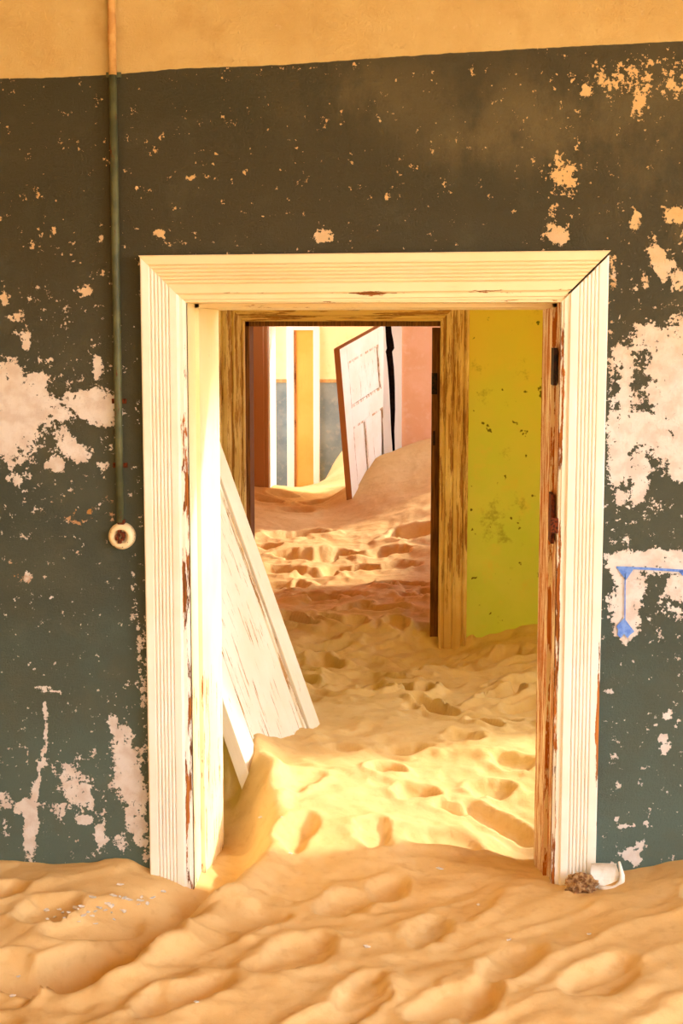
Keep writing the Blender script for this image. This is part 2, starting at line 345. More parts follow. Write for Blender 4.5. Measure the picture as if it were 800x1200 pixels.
def room_walls():
    T = .2
    def wall(name, boxes, mats, label=None):
        g = G()
        for b in boxes: g.box(*b)
        o = g.build(name, mats, kind='structure'); 
        if label: o['label'] = label
        return o
    # front room
    wall('wall_left', [(-2.8,-2.6,-6,T1,-.6,H,0)], M['far'])
    wall('wall_right', [(2.8,3.0,-6,-4.9,-.6,H,0),(2.8,3.0,-1.1,T1,-.6,H,0),(2.8,3.0,-4.9,-1.1,-.6,.55,0),(2.8,3.0,-4.9,-1.1,2.9,H,0)], M['far'])
    wall('wall_back', [(-2.8,.9,-6.2,-6,-.6,H,0),(2.5,3.0,-6.2,-6,-.6,H,0),(.9,2.5,-6.2,-6,-.6,.45,0),(.9,2.5,-6.2,-6,2.95,H,0)], M['far'])
    wall('ceiling', [(-2.8,3.0,-6,T1,H,H+.12,0)], M['ceil'])
    # second room (lime): left wall, right wall with a window hole
    R2 = 1.6
    def holed(x0, x1, y0, y1, ya, yb, za, zb):
        return [(x0,x1,y0,ya,-.6,H,0),(x0,x1,yb,y1,-.6,H,0),(x0,x1,ya,yb,-.6,za,0),(x0,x1,ya,yb,zb,H,0)]
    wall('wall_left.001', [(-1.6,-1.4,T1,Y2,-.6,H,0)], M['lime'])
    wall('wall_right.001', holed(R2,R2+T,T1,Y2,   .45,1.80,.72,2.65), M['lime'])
    wall('ceiling.001', [(-1.6,R2+T,T1,Y2,H,H+.12,0)], M['brown'])
    # second wall with doorway: lime on this side, pinkish behind
    x0, x1 = -.90, .04
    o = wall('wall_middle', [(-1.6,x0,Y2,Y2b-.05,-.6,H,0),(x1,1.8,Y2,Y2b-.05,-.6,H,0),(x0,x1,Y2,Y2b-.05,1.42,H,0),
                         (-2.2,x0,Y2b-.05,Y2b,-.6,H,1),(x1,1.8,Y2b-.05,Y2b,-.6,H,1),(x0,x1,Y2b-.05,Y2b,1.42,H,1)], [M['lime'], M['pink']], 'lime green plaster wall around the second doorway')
    # third room
    wall('wall_left.002', [(-2.2,-2.0,Y2b,Y3,-.6,H,0)], M['pink'])
    wall('wall_right.002', holed(R2,R2+T,Y2b,Y3, 5.45,7.40,1.10,2.75), M['pink'])
    wall('ceiling.002', [(-2.2,R2+T,Y2b,Y3,H,H+.12,0)], M['brown'])
    x0, x1 = -1.273, -.435
    wall('wall_rear', [(-2.2,x0,Y3,Y3b,-.6,H,0),(x1+.15,1.8,Y3,Y3b,-.6,H,0),(x0,x1+.15,Y3,Y3b,1.62,H,0),(x1,x1+.15,Y3+.10,Y3b,-.6,1.62,0)], [M['pink']], 'salmon pink plaster wall with the third doorway')
    # last room
    wall('wall_left.003', holed(-2.6,-2.4,Y3b,Y4, 7.95,9.25,.6,3.1), M['far'])  # opening on this side is out of view, added to brighten the room
    wall('wall_right.003', holed(R2-.2,R2,Y3b,Y4, 7.95,9.25,.6,3.1), M['far'])
    wall('ceiling.003', [(-2.6,R2,Y3b,Y4,H,H+.12,0)], M['ceil'])
    bl = mat_plaster('blue_grey_dado_paint', (112,128,132), (134,148,148), (158,160,150), s=2)
    g = G(); g.box(-2.6,1.6,Y4,Y4+.2,-.6,H,0); g.box(-2.4,1.4,Y4-.004,Y4,-.6,.925,1); g.box(-2.4,1.4,Y4-.012,Y4,.925,.955,2)
    g.build('wall_far', [M['far'], bl, mat_plain('tan_dado_line', (196,160,104), (176,140,88))], kind='structure')
    # floors hidden under the sand
    g = G()
    g.box(-2.8,3,-6,T1,-.75,-.6); g.box(-2.2,1.8,T1,Y3b,-.75,-.6); g.box(-2.6,1.6,Y3b,Y4,-.75,-.6)
    g.build('floor', mat_plain('buried_grey_boards', (110,90,70), (90,72,54)), kind='structure')
room_walls()

# ---- doorway timber
def casing(name, axis, a0, a1, inner, sgn, prof, y, mat, parent, mit0, mit1, wearf, n=40, taper=0.0):
    """profile (u from outer edge 0 to W, proud) swept from a0 to a1 along axis; inner = coordinate of the inner edge;
       sgn=+1 when the outer edge lies at smaller coordinate. mit = slope of the mitre at each end"""
    Wd = prof[-1][0]; g = G(); v = []; w = []
    for i in range(n+1):
        t = i/n
        for j, (u, h) in enumerate(prof):
            c = inner-sgn*(Wd-u)
            lo = a0-mit0*(Wd-u); hi = a1+mit1*(Wd-u)
            a = lo+(hi-lo)*t
            if axis == 'z': p = (c, y-h, a)
            else: p = (a, y-h, c+taper*(a-a0))
            v.append(p); w.append(wearf(u/Wd, a))
    m = len(prof); f = []
    for i in range(n):
        for j in range(m-1): f.append((i*m+j, i*m+j+1, (i+1)*m+j+1, (i+1)*m+j))
    f.append(tuple(range(m))[::-1]); f.append(tuple(n*m+j for j in range(m)))
    g.add(v, f, 0, w); return g.build(name, mat, parent, origin=v[0])
def fluted(Wd, d=.03):
    p = [(0,0),(0,d-.003),(.003,d),(.021,d)]
    x = .021
    for k in range(6):
        p += [(x+.0015,d-.0012),(x+.003,d-.0045),(x+.0045,d-.0012),(x+.006,d),(x+.0088,d)]; x += .0088
    p += [(Wd-.022,d),(Wd-.019,d-.006),(Wd-.016,d-.008),(Wd-.008,d-.008),(Wd-.006,d-.012),(Wd-.001,d-.013),(Wd,d-.016),(Wd,0)]
    return p
def gauss(a, c, s): return math.exp(-((a-c)/s)**2)

d1 = tag(empty('door_1', (0,0,0)), 'first doorway in the green wall, fluted cream casing', kind='structure')
WD = .109; ZT = 1.412
casing('casing', 'z', -.35, ZT, XL, 1, fluted(WD), 0, M['cas_z'], d1, 0, 1,
   lambda u, a: (.42 if u > .84 else -.12)+.12*gauss(a, .95, .5)*(u > .8)-.15*(u < .8))['label'] = 'left upright of the fluted casing'
casing('casing', 'z', -.35, ZT, XR, -1, fluted(WD), 0, M['cas_z'], d1, 0, 1,
   lambda u, a: (.48 if u > .86 else -.3)+(1.0*gauss(a, .38, .40) if u < .10 else 0))['label'] = 'right upright of the fluted casing, paint gone along its edges'
casing('casing', 'x', XL, XR, ZT, -1, fluted(WD+.004), -.0005, M['cas_x'], d1, 1, 1,
   lambda u, a: (.30 if .80 < u < .9 else -.05 if u > .9 else -.2)+(.25 if u < .02 else 0), n=60, taper=.007)['label'] = 'head of the fluted casing'
# lining boards: front bead then rebate
def lining(x, s, wear, parent, y0, ys, y1, z1, matA, matB, step=.010, zb=-.4, th=.02):
    a = min(x, x-s*th); b = max(x, x-s*th)
    def bx(g, xa, xb, ya, yb, w):
        n = 24; v = []; wv = []
        for i in range(n+1):
            z = zb+(z1-zb)*i/n
            for p in ((xa,ya),(xb,ya),(xb,yb),(xa,yb)): v.append((p[0],p[1],z)); wv.append(w(z))
        f = []
        for i in range(n):
            for j in range(4): f.append((i*4+j, i*4+(j+1) % 4, (i+1)*4+(j+1) % 4, (i+1)*4+j))
        f += [(3,2,1,0), (n*4,n*4+1,n*4+2,n*4+3)]
        g.add(v, f, 0, wv)
    g = G(); bx(g, a, b, y0, ys, wear); g.build('door_stop', matA, parent, origin=(x, y0, 0))
    xi = x+s*step; a = min(xi, x-s*th); b = max(xi, x-s*th)
    g = G(); bx(g, a, b, ys, y1, wear); g.build('jamb', matB, parent, origin=(x, ys, 0))
lj = mat_wood('cream_paint_on_jamb', (250,232,190), (196,124,56), 'z', .12, paint2=(246,224,170))
rj = mat_wood('orange_bare_jamb', (244,224,186), (206,126,50), 'z', .12, (160,88,32))
lining(XL, 1, lambda z: .22*(z < .5)-.05, d1, -.014, .11, T1+.02, ZT, lj, lj)
lining(XR, -1, lambda z: .42, d1, -.014, .11, T1+.02, ZT, rj, rj)
g = G(); g.box(XL-.02, XR+.02, -.014, .11, ZT, ZT+.02, 0, .35).box(XL-.02, XR+.02, .11, T1+.02, ZT-.010, ZT+.02, 0, .3)
g.build('jamb_head', M['cas_x'], d1, origin=(0,0,ZT))
# back casing of the first doorway, seen only from inside the second room
for nm, b in (('back_casing', (XL-.12,XL,T1,T1+.02,-.35,ZT+.12)), ('back_casing', (XR,XR+.12,T1,T1+.02,-.35,ZT+.12)), ('back_casing', (XL,XR,T1,T1+.02,ZT,ZT+.12))):
    G().box(*b, 0, .3).build(nm, M['old_z'], d1)
# mortises left by hinges in the right jamb
p = at(646, 560, .05)
for zz, hh in ((at(646,430,.0).z, .045), (at(646,610,.0).z, .06)):
    G().box(XR-.0125, XR-.004, .02, .10, zz-hh, zz+hh, 0).build('hinge_recess', M['iron'] if hh < .05 else M['rust'], d1)
g = G(); g.box(XR-.016, XR+.003, -.018, -.006, at(643,624,0).z, at(643,606,0).z, 0, b=.002); g.build('hinge_remnant', M['rust'], d1, label='orange rusted hinge remnant')

# second doorway
d2 = tag(empty('door_2', (-.43,Y2,0)), 'second doorway, weathered flaking casing in the lime green wall', kind='structure')
d2['worldparts'] = 1
def moulded(Wd, d=.035):
    return [(0,0),(0,d),(.008,d+.004),(.018,d),(.022,d-.008),(.030,d-.008),(.034,d-.001),(.05,d+.003),(.066,d-.001),(.070,d-.008),(.076,d-.006),(.082,d-.002),(Wd-.028,d-.004),(Wd-.024,d-.013),(Wd-.012,d-.015),(Wd-.008,d-.010),(Wd-.002,d-.012),(Wd,d-.016),(Wd,0)]
X2L, X2R = -.881, .020
casing('casing', 'z', -.45, 1.400, X2L, 1, moulded(.132), Y2, M['old_z'], d2, 0, 1, lambda u, a: .10)['label'] = 'left upright, paint flaked to brown'
casing('casing', 'z', -.16, 1.400, X2R, -1, moulded(.132), Y2, M['old_z'], d2, 0, 1, lambda u, a: .16-.32*max(0,min(1,(.35-a)/.3)))['label'] = 'right upright, whiter towards its foot'
casing('casing', 'x', X2L, X2R, 1.400, -1, moulded(.132), Y2, M['old_x'], d2, 1, 1, lambda u, a: .10)['label'] = 'head casing'
G().box(X2L-.02, X2L+.018, Y2+.01, Y2b+.01, -.4, 1.40, 0, .2).build('jamb', M['bare'], d2, label='dark red-brown left jamb')
G().box(X2R-.038, X2R+.03, Y2+.03, Y2b+.01, -.4, 1.372, 0, .2, b=.003).build('jamb', M['bare'], d2, label='bare brown right jamb')
G().box(X2L, X2R+.02, Y2+.01, Y2b+.01, 1.378, 1.42, 0, .2).build('jamb_head', M['bare'], d2)
za, zb_ = at(507,462,Y2+.03).z, at(507,437,Y2+.03).z
G().box(X2R-.0385, X2R-.012, Y2+.026, Y2+.034, za, zb_, 0).build('hinge_plate', M['iron'], d2, label='black iron hinge plate')
za, zb_ = at(507,522,Y2+.03).z, at(507,505,Y2+.03).z
G().box(X2R-.030, X2R-.020, Y2+.026, Y2+.032, za, zb_, 0).build('keeper_slot', M['iron'], d2)
for nm, b in (('back_casing', (X2L-.13,X2L,Y2b,Y2b+.02,-.35,1.53)), ('back_casing', (X2R,X2R+.13,Y2b,Y2b+.02,-.35,1.53))):
    G().box(*b, 0, .3).build(nm, M['old_z'], d2)

# third doorway
d3 = tag(empty('door_3', (-.85,Y3,0)), 'third doorway in the pink wall, brown left casing and split white right casing', kind='structure')
d3['worldparts'] = 1
X3L, X3R = -1.273, -.435
casing('casing', 'z', -.2, 1.5, X3L, 1, [(0,0),(0,.022),(.012,.026),(.10,.026),(.108,.02),(.124,.02),(.136,.014),(.136,0)], Y3, M['brown'], d3, 0, 1, lambda u, a: .0)['label'] = 'brown left casing'
casing('casing', 'x', X3L, X3R+.02, 1.5, -1, [(0,0),(0,.022),(.012,.026),(.10,.026),(.108,.02),(.124,.02),(.136,.014),(.136,0)], Y3, M['brown'], d3, 1, 1, lambda u, a: .0)
G().box(X3L-.005, X3L+.012, Y3-.012, Y3b+.02, -.2, 1.5, 0, 0, b=.003).build('jamb', M['white'], d3, label='white painted left jamb')
def jag(name, ptsL, ptsR, y0, y1, mat, parent, label=None, w=0.1):
    """board between two ragged upright edges given as (x,z)"""
    g = G(); L = [(x,z) for x,z in ptsL]; R = [(x,z) for x,z in ptsR]; n = len(L); v = []
    for (xl,zl),(xr,zr) in zip(L, R): v += [(xl,y0,zl),(xr,y0,zr),(xr,y1,zr),(xl,y1,zl)]
    f = []
    for i in range(n-1):
        for j in range(4): f.append((i*4+j, i*4+(j+1) % 4, (i+1)*4+(j+1) % 4, (i+1)*4+j))
    f += [(3,2,1,0), ((n-1)*4,(n-1)*4+1,(n-1)*4+2,(n-1)*4+3)]
    g.add(v, f, 0, w); return g.build(name, mat, parent, origin=v[0], label=label)
def P3(px, py, y=Y3): q = at(px, py, y); return (q.x, q.z)
rows = [600, 560, 525, 505, 480, 450, 430, 417, 412, 408, 400, 390, 380, 340]
Lw = [(452.0+ (600-r)*-.035) for r in rows]
tornR = [462, 461, 459.5, 458, 457, 455.5, 454, 452.5, 451.5, 453, 452, 451.5, 451, 451]
tornL = [463.5, 463, 462.5, 462, 463, 462.5, 461.5, 460, 459.5, 462, 461, 459, 458, 458]
jag('casing', [P3(a, r, Y3-.03) for a, r in zip(Lw, rows)], [P3(b, r, Y3-.03) for b, r in zip(tornR, rows)], Y3-.035, Y3-.010, M['white'], d3, 'split cream board leaning off the frame')
jag('casing', [P3(a, r, Y3-.01) for a, r in zip(tornL, rows)], [P3(470.5, r, Y3-.01) for r in rows], Y3-.025, Y3+.0, M['white'], d3, 'white outer strip of the split casing')
G().box(X3R+.01, X3R+.149, Y3+.03, Y3+.10, -.2, 1.6).build('gap_shade_board', M['dark'], d3, label='dark backing board standing in for the shade in the gap')  # blackened board stands in for the shaded hollow behind the split casing
G().box(X3R-.010, X3R+.014, Y3-.0, Y3b+.01, -.2, 1.6, 0, .1).build('jamb', M['white'], d3)

# narrow door in the far wall
d4 = tag(empty('door_4', (-1.1,Y4,0)), 'narrow ochre door in a white frame in the far wall', kind='structure')
d4['worldparts'] = 1
def X4(px): return at(px, 480, Y4).x
zt4 = at(350, 387, Y4).z; zt5 = at(350, 382.5, Y4).z
G().box(X4(336.5), X4(344.8), Y4-.04, Y4, -.3, zt5, 0, 0, b=.004).build('casing', M['white'], d4)
G().box(X4(367.5), X4(374.5), Y4-.04, Y4, -.3, zt5, 0, 0, b=.004).build('casing', M['white'], d4)
G().box(X4(344.8), X4(367.5), Y4-.038, Y4, zt4, zt5, 0, 0, b=.003).build('casing', M['white'], d4)
g = G(); g.box(X4(344.8), X4(367.5), Y4-.02, Y4-.002, -.3, zt4, 0, 0); g.build('door_leaf', M['ochre'], d4, label='ochre yellow door leaf')
G().box(X4(344.8), X4(347.4), Y4-.028, Y4-.02, -.3, zt4, 0, .5).build('door_edge', M['brown'], d4)

# ================================================================== SAND
ctl = []
def c_(px, py, y): p = at(px, py, y); ctl.append((p.x, p.y, p.z))
for x, z in ((-2.6,.08),(-1.6,.07),(0,.0),(1.2,.06),(2.8,.1)): ctl.append((x,-5.9,z)); ctl.append((x,-3.0,z*.6)); ctl.append((x*.8,-1.6,z*.5))
c_(0,1009,0); c_(60,1012,0); c_(120,1009,0); c_(150,1008,0); c_(172,1022,-.02); c_(200,1029,-.04); c_(232,1030,-.03)
c_(650,1038,-.04); c_(695,1036,-.04); c_(735,1018,0); c_(800,1008,0)
ctl += [(-1.7,0,.07),(-2.6,0,.12),(1.2,0,.10),(2.8,0,.16)]
c_(300,1040,-.05); c_(450,1045,-.03); c_(560,1042,-.03); c_(0,1190,-.75); c_(400,1200,-.8); c_(800,1190,-.75); c_(150,1100,-.42); c_(450,1120,-.45); c_(700,1110,-.45)
c_(257,975,.45); c_(272,918,.62); c_(286,912,.66); c_(240,1000,.25)
c_(631,1016,.42); c_(560,1000,.3); c_(500,950,.5); c_(400,960,.35); c_(330,960,.35); c_(600,950,.62); c_(300,905,.60)
c_(296,872,.78); c_(330,866,.95); c_(375,858,1.18); c_(450,851,1.2); c_(540,862,1.1); c_(630,886,.95); c_(320,900,.7); c_(450,890,.85); c_(700,880,1.0)
c_(400,800,2.2); c_(600,835,1.75); c_(330,800,2.1); c_(500,800,2.3); c_(528,768,3.10); c_(550,753,3.14); c_(636,737,3.14); c_(600,780,2.5); c_(505,731,3.33); c_(440,742,3.2); c_(370,745,3.2)
ctl += [(-1.4,.8,.05),(-1.4,2.0,.02),(-1.35,3.0,.02),(1.6,.6,.1),(1.6,1.8,.1),(1.6,3.0,.18),(-1.0,.55,.02),(.8,.5,.05)]
c_(300,735,3.3)
c_(380,695,4.2); c_(480,690,4.3); c_(440,678,4.7); c_(320,665,4.9); c_(480,655,5.2); c_(350,640,5.6); c_(300,615,6.2); c_(400,606,6.62); c_(340,608,6.5); c_(460,632,5.8); c_(500,628,5.7)
c_(490,612,6.0); c_(470,590,6.45); c_(500,575,6.6); c_(440,598,6.5); c_(414,590,6.75); c_(428,562,7.0); c_(440,538,7.25); c_(470,525,7.35); c_(503,514,7.38); c_(480,555,6.95)
c_(380,596,6.9); c_(395,580,7.25); c_(300,590,6.95); c_(296,571,7.38); c_(330,572,7.55); c_(400,574,7.6)
ctl += [(-2.0,4,.0),(-2.0,6,.08),(-2.0,7.3,.22),(1.5,4,.15),(1.5,5.5,.35),(1.5,6.5,.6),(1.5,7.4,.75),(.6,7.4,.62),(.6,6.2,.35),(.6,4.6,.05),
        (-1.0,8.2,.12),(-1.9,8.2,.12),(-.4,8.2,.3),(.5,8.2,.5),(-1.2,9.25,-.04),(-1.0,9.2,-.04),(-1.6,9.25,-.03),(1.3,9.2,.6)]
c_(388,548,9.2); c_(378,570,9.1); c_(440,500,9.2)
ctl = np.array(ctl)
def tps_fit(P, lam=2e-4):
    n = len(P); d = np.hypot(P[:,None,0]-P[None,:,0], P[:,None,1]-P[None,:,1]); K = d*d*np.log(d+1e-9)
    A = np.zeros((n+3, n+3)); A[:n,:n] = K+lam*np.eye(n); A[:n,n] = 1; A[:n,n+1:] = P[:,:2]; A[n,:n] = 1; A[n+1:,:n] = P[:,:2].T
    return np.linalg.solve(A, np.concatenate([P[:,2], [0,0,0]]))
tw = tps_fit(ctl)
def base(x, y):
    r = tw[-3]+tw[-2]*x+tw[-1]*y
    for i in range(len(ctl)):
        d2 = (x-ctl[i,0])**2+(y-ctl[i,1])**2+1e-12; r = r+tw[i]*.5*d2*np.log(d2)
    return r
# foot pits: (px,py,approx y, half length, half width, angle, depth)
pits = []
def pit(px, py, y, a, b, ang, dep, rim=.3): p = at(px, py, y); pits.append((p.x, p.y, a, b, math.radians(ang), dep, rim))
for q in ((95,1140,-.5,.13,.055,35,.045),(130,1150,-.55,.10,.05,50,.03),(20,1150,-.6,.11,.07,20,.05),(230,1080,-.28,.16,.05,48,.03),(505,1085,-.3,.10,.045,70,.018),(340,1130,-.5,.12,.06,55,.03),
          (210,1180,-.7,.12,.06,40,.035),(600,1110,-.5,.12,.06,60,.022),(455,1030,-.02,.11,.05,75,.022),(400,1060,-.15,.10,.055,60,.022),(700,1150,-.6,.13,.07,40,.02),(560,1170,-.7,.12,.05,80,.025),(420,1175,-.7,.10,.05,80,.022),
          (450,905,.72,.055,.05,0,.035),(575,912,.70,.07,.045,20,.03),(520,985,.35,.11,.05,30,.03),(590,960,.55,.12,.04,-25,.035),(350,930,.55,.09,.05,60,.02),(350,985,.25,.10,.05,70,.022),(480,880,.95,.07,.05,0,.03),(540,870,1.05,.06,.05,0,.025),
          (400,880,.9,.06,.05,0,.02),(490,925,.6,.07,.04,40,.028),(600,895,.88,.07,.05,0,.03),(440,975,.3,.08,.05,80,.022),(530,940,.55,.06,.035,10,.03),
          (335,622,5.9,.15,.12,10,.07),(365,655,5.2,.14,.12,0,.06),(392,650,5.35,.17,.14,0,.08),(345,648,5.3,.14,.11,10,.06),(330,680,4.8,.15,.12,0,.06),(318,700,4.4,.14,.11,0,.04),(484,620,5.8,.18,.17,0,.09),
          (455,645,5.4,.14,.11,0,.06),(430,650,5.3,.12,.10,0,.05),(360,625,6.0,.14,.10,0,.06),(310,640,5.5,.12,.10,0,.06),(400,672,4.9,.15,.12,0,.05),(370,680,4.7,.13,.11,0,.06),(430,668,4.95,.13,.1,0,.05),(470,665,5.0,.12,.1,0,.04),
          (350,596,6.9,.14,.10,0,.04),(310,585,7.1,.14,.09,0,.05),(375,585,7.15,.13,.09,0,.05),(330,578,7.35,.12,.08,0,.04)): pit(*q)
for k in range(90):
    y = rng.uniform(1.3, 4.5); x = rng.uniform(-1.0, 1.1) if y < 3.1 else rng.uniform(-1.4, .6)
    pits.append((x, y, rng.uniform(.09,.15), rng.uniform(.04,.07), rng.uniform(0,PI), rng.uniform(.025,.055), .5))
for k in range(70):
    pits.append((rng.uniform(-1.4,1.3), rng.uniform(-2.2,-.12), rng.uniform(.08,.15), rng.uniform(.04,.07), rng.uniform(.4,1.4), rng.uniform(.008,.026), .4))
groove = [at(*q)[:2] for q in ((268,905,.66),(282,930,.50),(289,960,.32),(280,1000,.12),(250,1040,-.06),(205,1078,-.24),(150,1110,-.42),(80,1150,-.6))]
def height(x, y):
    h = base(x, y)
    wx = x+.06*vnoise(x*3, y*3); wy = y+.06*vnoise(x*3+40, y*3+9)
    a = .55; u = wx*math.cos(a)+wy*math.sin(a); v = -wx*math.sin(a)+wy*math.cos(a)
    near = 1/(1+np.exp((y-.2)*4)); mid = 1/(1+np.exp(-(y-.9)*6))
    lump = fbm(u*2.1, v*5.0, 3)
    ridg = 1-np.abs(fbm(u*2.6+7, v*6.5+3, 2))*3.0; ridg = np.clip(ridg, 0, 1)**2
    h = h+near*(.024*lump+.008*ridg+.007*fbm(x*9+3, y*9, 4, .55))+(1-near)*(1-.65/(1+np.exp(-(y-6.2)*5)))*(.032*fbm(wx*4, wy*4, 4)+.010*(np.clip(1-np.abs(fbm(wx*3.3+5, wy*5, 3))*3, 0, 1)**2))+np.exp(-((y-2.3)/1.0)**2)*(.05*fbm(x*3.2+2, y*2.4, 3)+.028*np.clip(1-np.abs(fbm(x*3.0+1, y*2.6+4, 2))*5, 0, 1))
    # wind laid terrace lines
    h = h+.0035*np.sin((h+.02*vnoise(x*2, y*2))*260)*(.25+.75*mid)*(y < 4)
    lo_ = np.zeros(np.shape(x)); hi_ = np.zeros(np.shape(x))
    for (cx, cy, pa, pb, an, dp, rim) in pits:
        m = (np.abs(x-cx) < pa*2.4) & (np.abs(y-cy) < pa*2.4)
        if not m.any(): continue
        d = ell(x[m], y[m], cx, cy, pa, pb, an)
        d = d*(1+.5*vnoise(x[m]*1.3/pa+cx*9, y[m]*1.3/pa)+.22*vnoise(x[m]*3.2/pa+cx*9, y[m]*3.2/pa))
        lo_[m] = np.minimum(lo_[m], -dp*np.clip(1-d**3, 0, 1)**.8)
        hi_[m] = np.maximum(hi_[m], rim*dp*np.exp(-((d-1.2)/.28)**2))
    h = h+lo_+hi_*np.clip(1+lo_*60, 0, 1)
    # drift scoured round the left casing: hollow with a steep outer bank
    d, sd_ = segdist(x, y, groove)
    f = np.clip((y+1.0)/.5, 0, 1)
    wv = np.where(sd_ > 0, .042, .10)   # steep on the doorway side
    h = h+f*(-.062*np.exp(-(d/wv)**2)+.034*np.exp(-((d-.09)/.045)**2)*(sd_ > 0))
    # lip against the leaning door
    px_edge = -.552+.10*(y-.72)
    h = h+.060/(1+np.exp(-(x-px_edge)*90))*np.exp(-((y-.72)/.16)**2)*np.exp(-np.clip(x-px_edge, 0, 9)/.10)
    # treads of a shoe
    p = at(505,1085,-.3); dd = ell(x, y, p.x, p.y, .10, .045, math.radians(70)); uu = (x-p.x)*math.cos(1.22)+(y-p.y)*math.sin(1.22)
    h = h+.004*np.sin(uu*420)*(dd < .9)
    h = h+.0020*fbm(x*38, y*38, 3)*(y < 5)+.006*fbm(x*13+5, y*13, 3)*(1-near)*(y < 6.2)
    return h
def grid_sand():
    xs = np.concatenate([np.arange(-2.6,-1.3,.035), np.arange(-1.3,.95,.0095), np.arange(.95,2.81,.035)])
    ys = np.concatenate([np.arange(-6,-1.4,.05), np.arange(-1.4,1.4,.0085), np.arange(1.4,3.4,.012), np.arange(3.4,9.36,.018)])
    X, Y = np.meshgrid(xs, ys)
    Z = height(X.ravel(), Y.ravel()).reshape(X.shape)
    idx = np.arange(X.size).reshape(X.shape)
    q = np.stack([idx[:-1,:-1], idx[:-1,1:], idx[1:,1:], idx[1:,:-1]], -1)
    XC = (X[:-1,:-1]+X[1:,1:])/2; YC = (Y[:-1,:-1]+Y[1:,1:])/2
    keep = (YC < .2) | ((YC < Y2) & (XC > -1.5) & (XC < 1.7)) | ((YC >= Y2) & (YC < Y3b-.1) & (XC > -2.1) & (XC < 1.7)) | ((YC >= Y3b-.1) & (XC > -2.5) & (XC < 1.5))
    q = q[keep]
    me = bpy.data.meshes.new('drifted_sand'); me.vertices.add(X.size)
    me.vertices.foreach_set('co', np.stack([X.ravel(), Y.ravel(), Z.ravel()], -1).ravel())
    n = len(q); me.loops.add(n*4); me.polygons.add(n)
    me.loops.foreach_set('vertex_index', q.ravel().astype(np.int32)); me.polygons.foreach_set('loop_start', np.arange(n, dtype=np.int32)*4)
    me.polygons.foreach_set('use_smooth', np.ones(n, bool)); me.update(calc_edges=True); me.validate()
    me.materials.append(M['sand'])
    o = bpy.data.objects.new('drifted_sand', me); COL.objects.link(o)
    tag(o, 'orange desert sand drifted through every room and trodden with footprints', 'sand', kind='stuff')
grid_sand()
def hz(x, y): return float(height(np.array([x]), np.array([y]))[0])
g = G(); g.box(-60,60,-60,-6,-.3,.02).box(3.4,60,-6,40,-.3,.02).box(-60,-3.4,-6,40,-.3,.02)
tag(g.build('ground', M['sand'], kind='structure'), 'open desert sand outside the house')

# ================================================================== THINGS
# ---- door leaf: local x = width from hinge, y = thickness (face at y=0 side -y), z up
def leaf(root, w, h, t, panels, st=.11, mat=M['leaf'], edge=M['brown'], wear=.1):
    """panels: list of (x0,x1,z0,z1) openings; members fill the rest"""
    def b(name, x0, x1, z0, z1, ya=0, yb=t, m=None, wr=wear, bev=.003, label=None):
        return G().box(x0,x1,ya,yb,z0,z1,0,wr,b=bev).build(name, m or mat, root, label=label)
    b('stile', 0, st, 0, h); b('stile', w-st, w, 0, h)
    return b
# leaning broken door in the second room
Bp = Vector((-.385, 1.30, .005)); Cp = Vector((-.545, .60, .06))
ex = (Bp-Cp).normalized()
L = Vector((-.375, 0, 1)); L.y = -(L.x*ex.x+L.z*ex.z)/ex.y; ez = L.normalized(); ey = ez.cross(ex).normalized()   # ey points away from the face?
face = -ey if ey.x > 0 else ey
# local frame: x along width C->B, z up the leaf, -y = face towards the doorway
yax = ez.cross(ex)
mat4 = Matrix.Identity(4)
for i, v_ in enumerate((ex, yax, ez)):
    for r in range(3): mat4[r][i] = v_[r]
org = Cp-ez*.26
for r in range(3): mat4[r][3] = org[r]
Wl = (Bp-Cp).length
ld = empty('leaning_door', mat=mat4)
tag(ld, 'broken white panelled door leaning sideways just inside the first doorway, foot buried in sand', 'door')
b = leaf(ld, Wl, 2.02, .04, [])
# rebuild with exact members
st = .125
b('rail', st, Wl-st, 0, .20); b('rail', st, Wl-st, 1.86, 2.02); b('rail', st, Wl-st, 1.42, 1.56)
sgn = -1
pn = b('panel', st-.005, Wl-st+.005, .195, 1.425, .013, .027, wr=.20, bev=.001, label='long panel, paint worn along the grain')
b('panel', st-.005, Wl-st+.005, 1.555, 1.865, .013, .027, wr=.16, bev=.001)
for x0 in (st, Wl-st-.014):
    b('moulding', x0, x0+.014, .20, 1.42, .004, .036, m=M['leaf'], wr=.45, bev=.004).parent = pn
# bare board in the hollow behind it
bb = empty('brown_board', (-.75, 1.02, -.04)); tag(bb, 'bare red-brown board standing in the sand behind the leaning white door', 'board')
G().box(-.17,.17,-.012,.012,-.12,.26,0,.3,b=.003).build('board', M['bare'], bb)
G().box(-.17,.17,-.022,-.013,.15,.20,0,.3,b=.003).build('batten', M['bare'], bb)
bb.rotation_euler = (math.radians(-6), 0, math.radians(4))

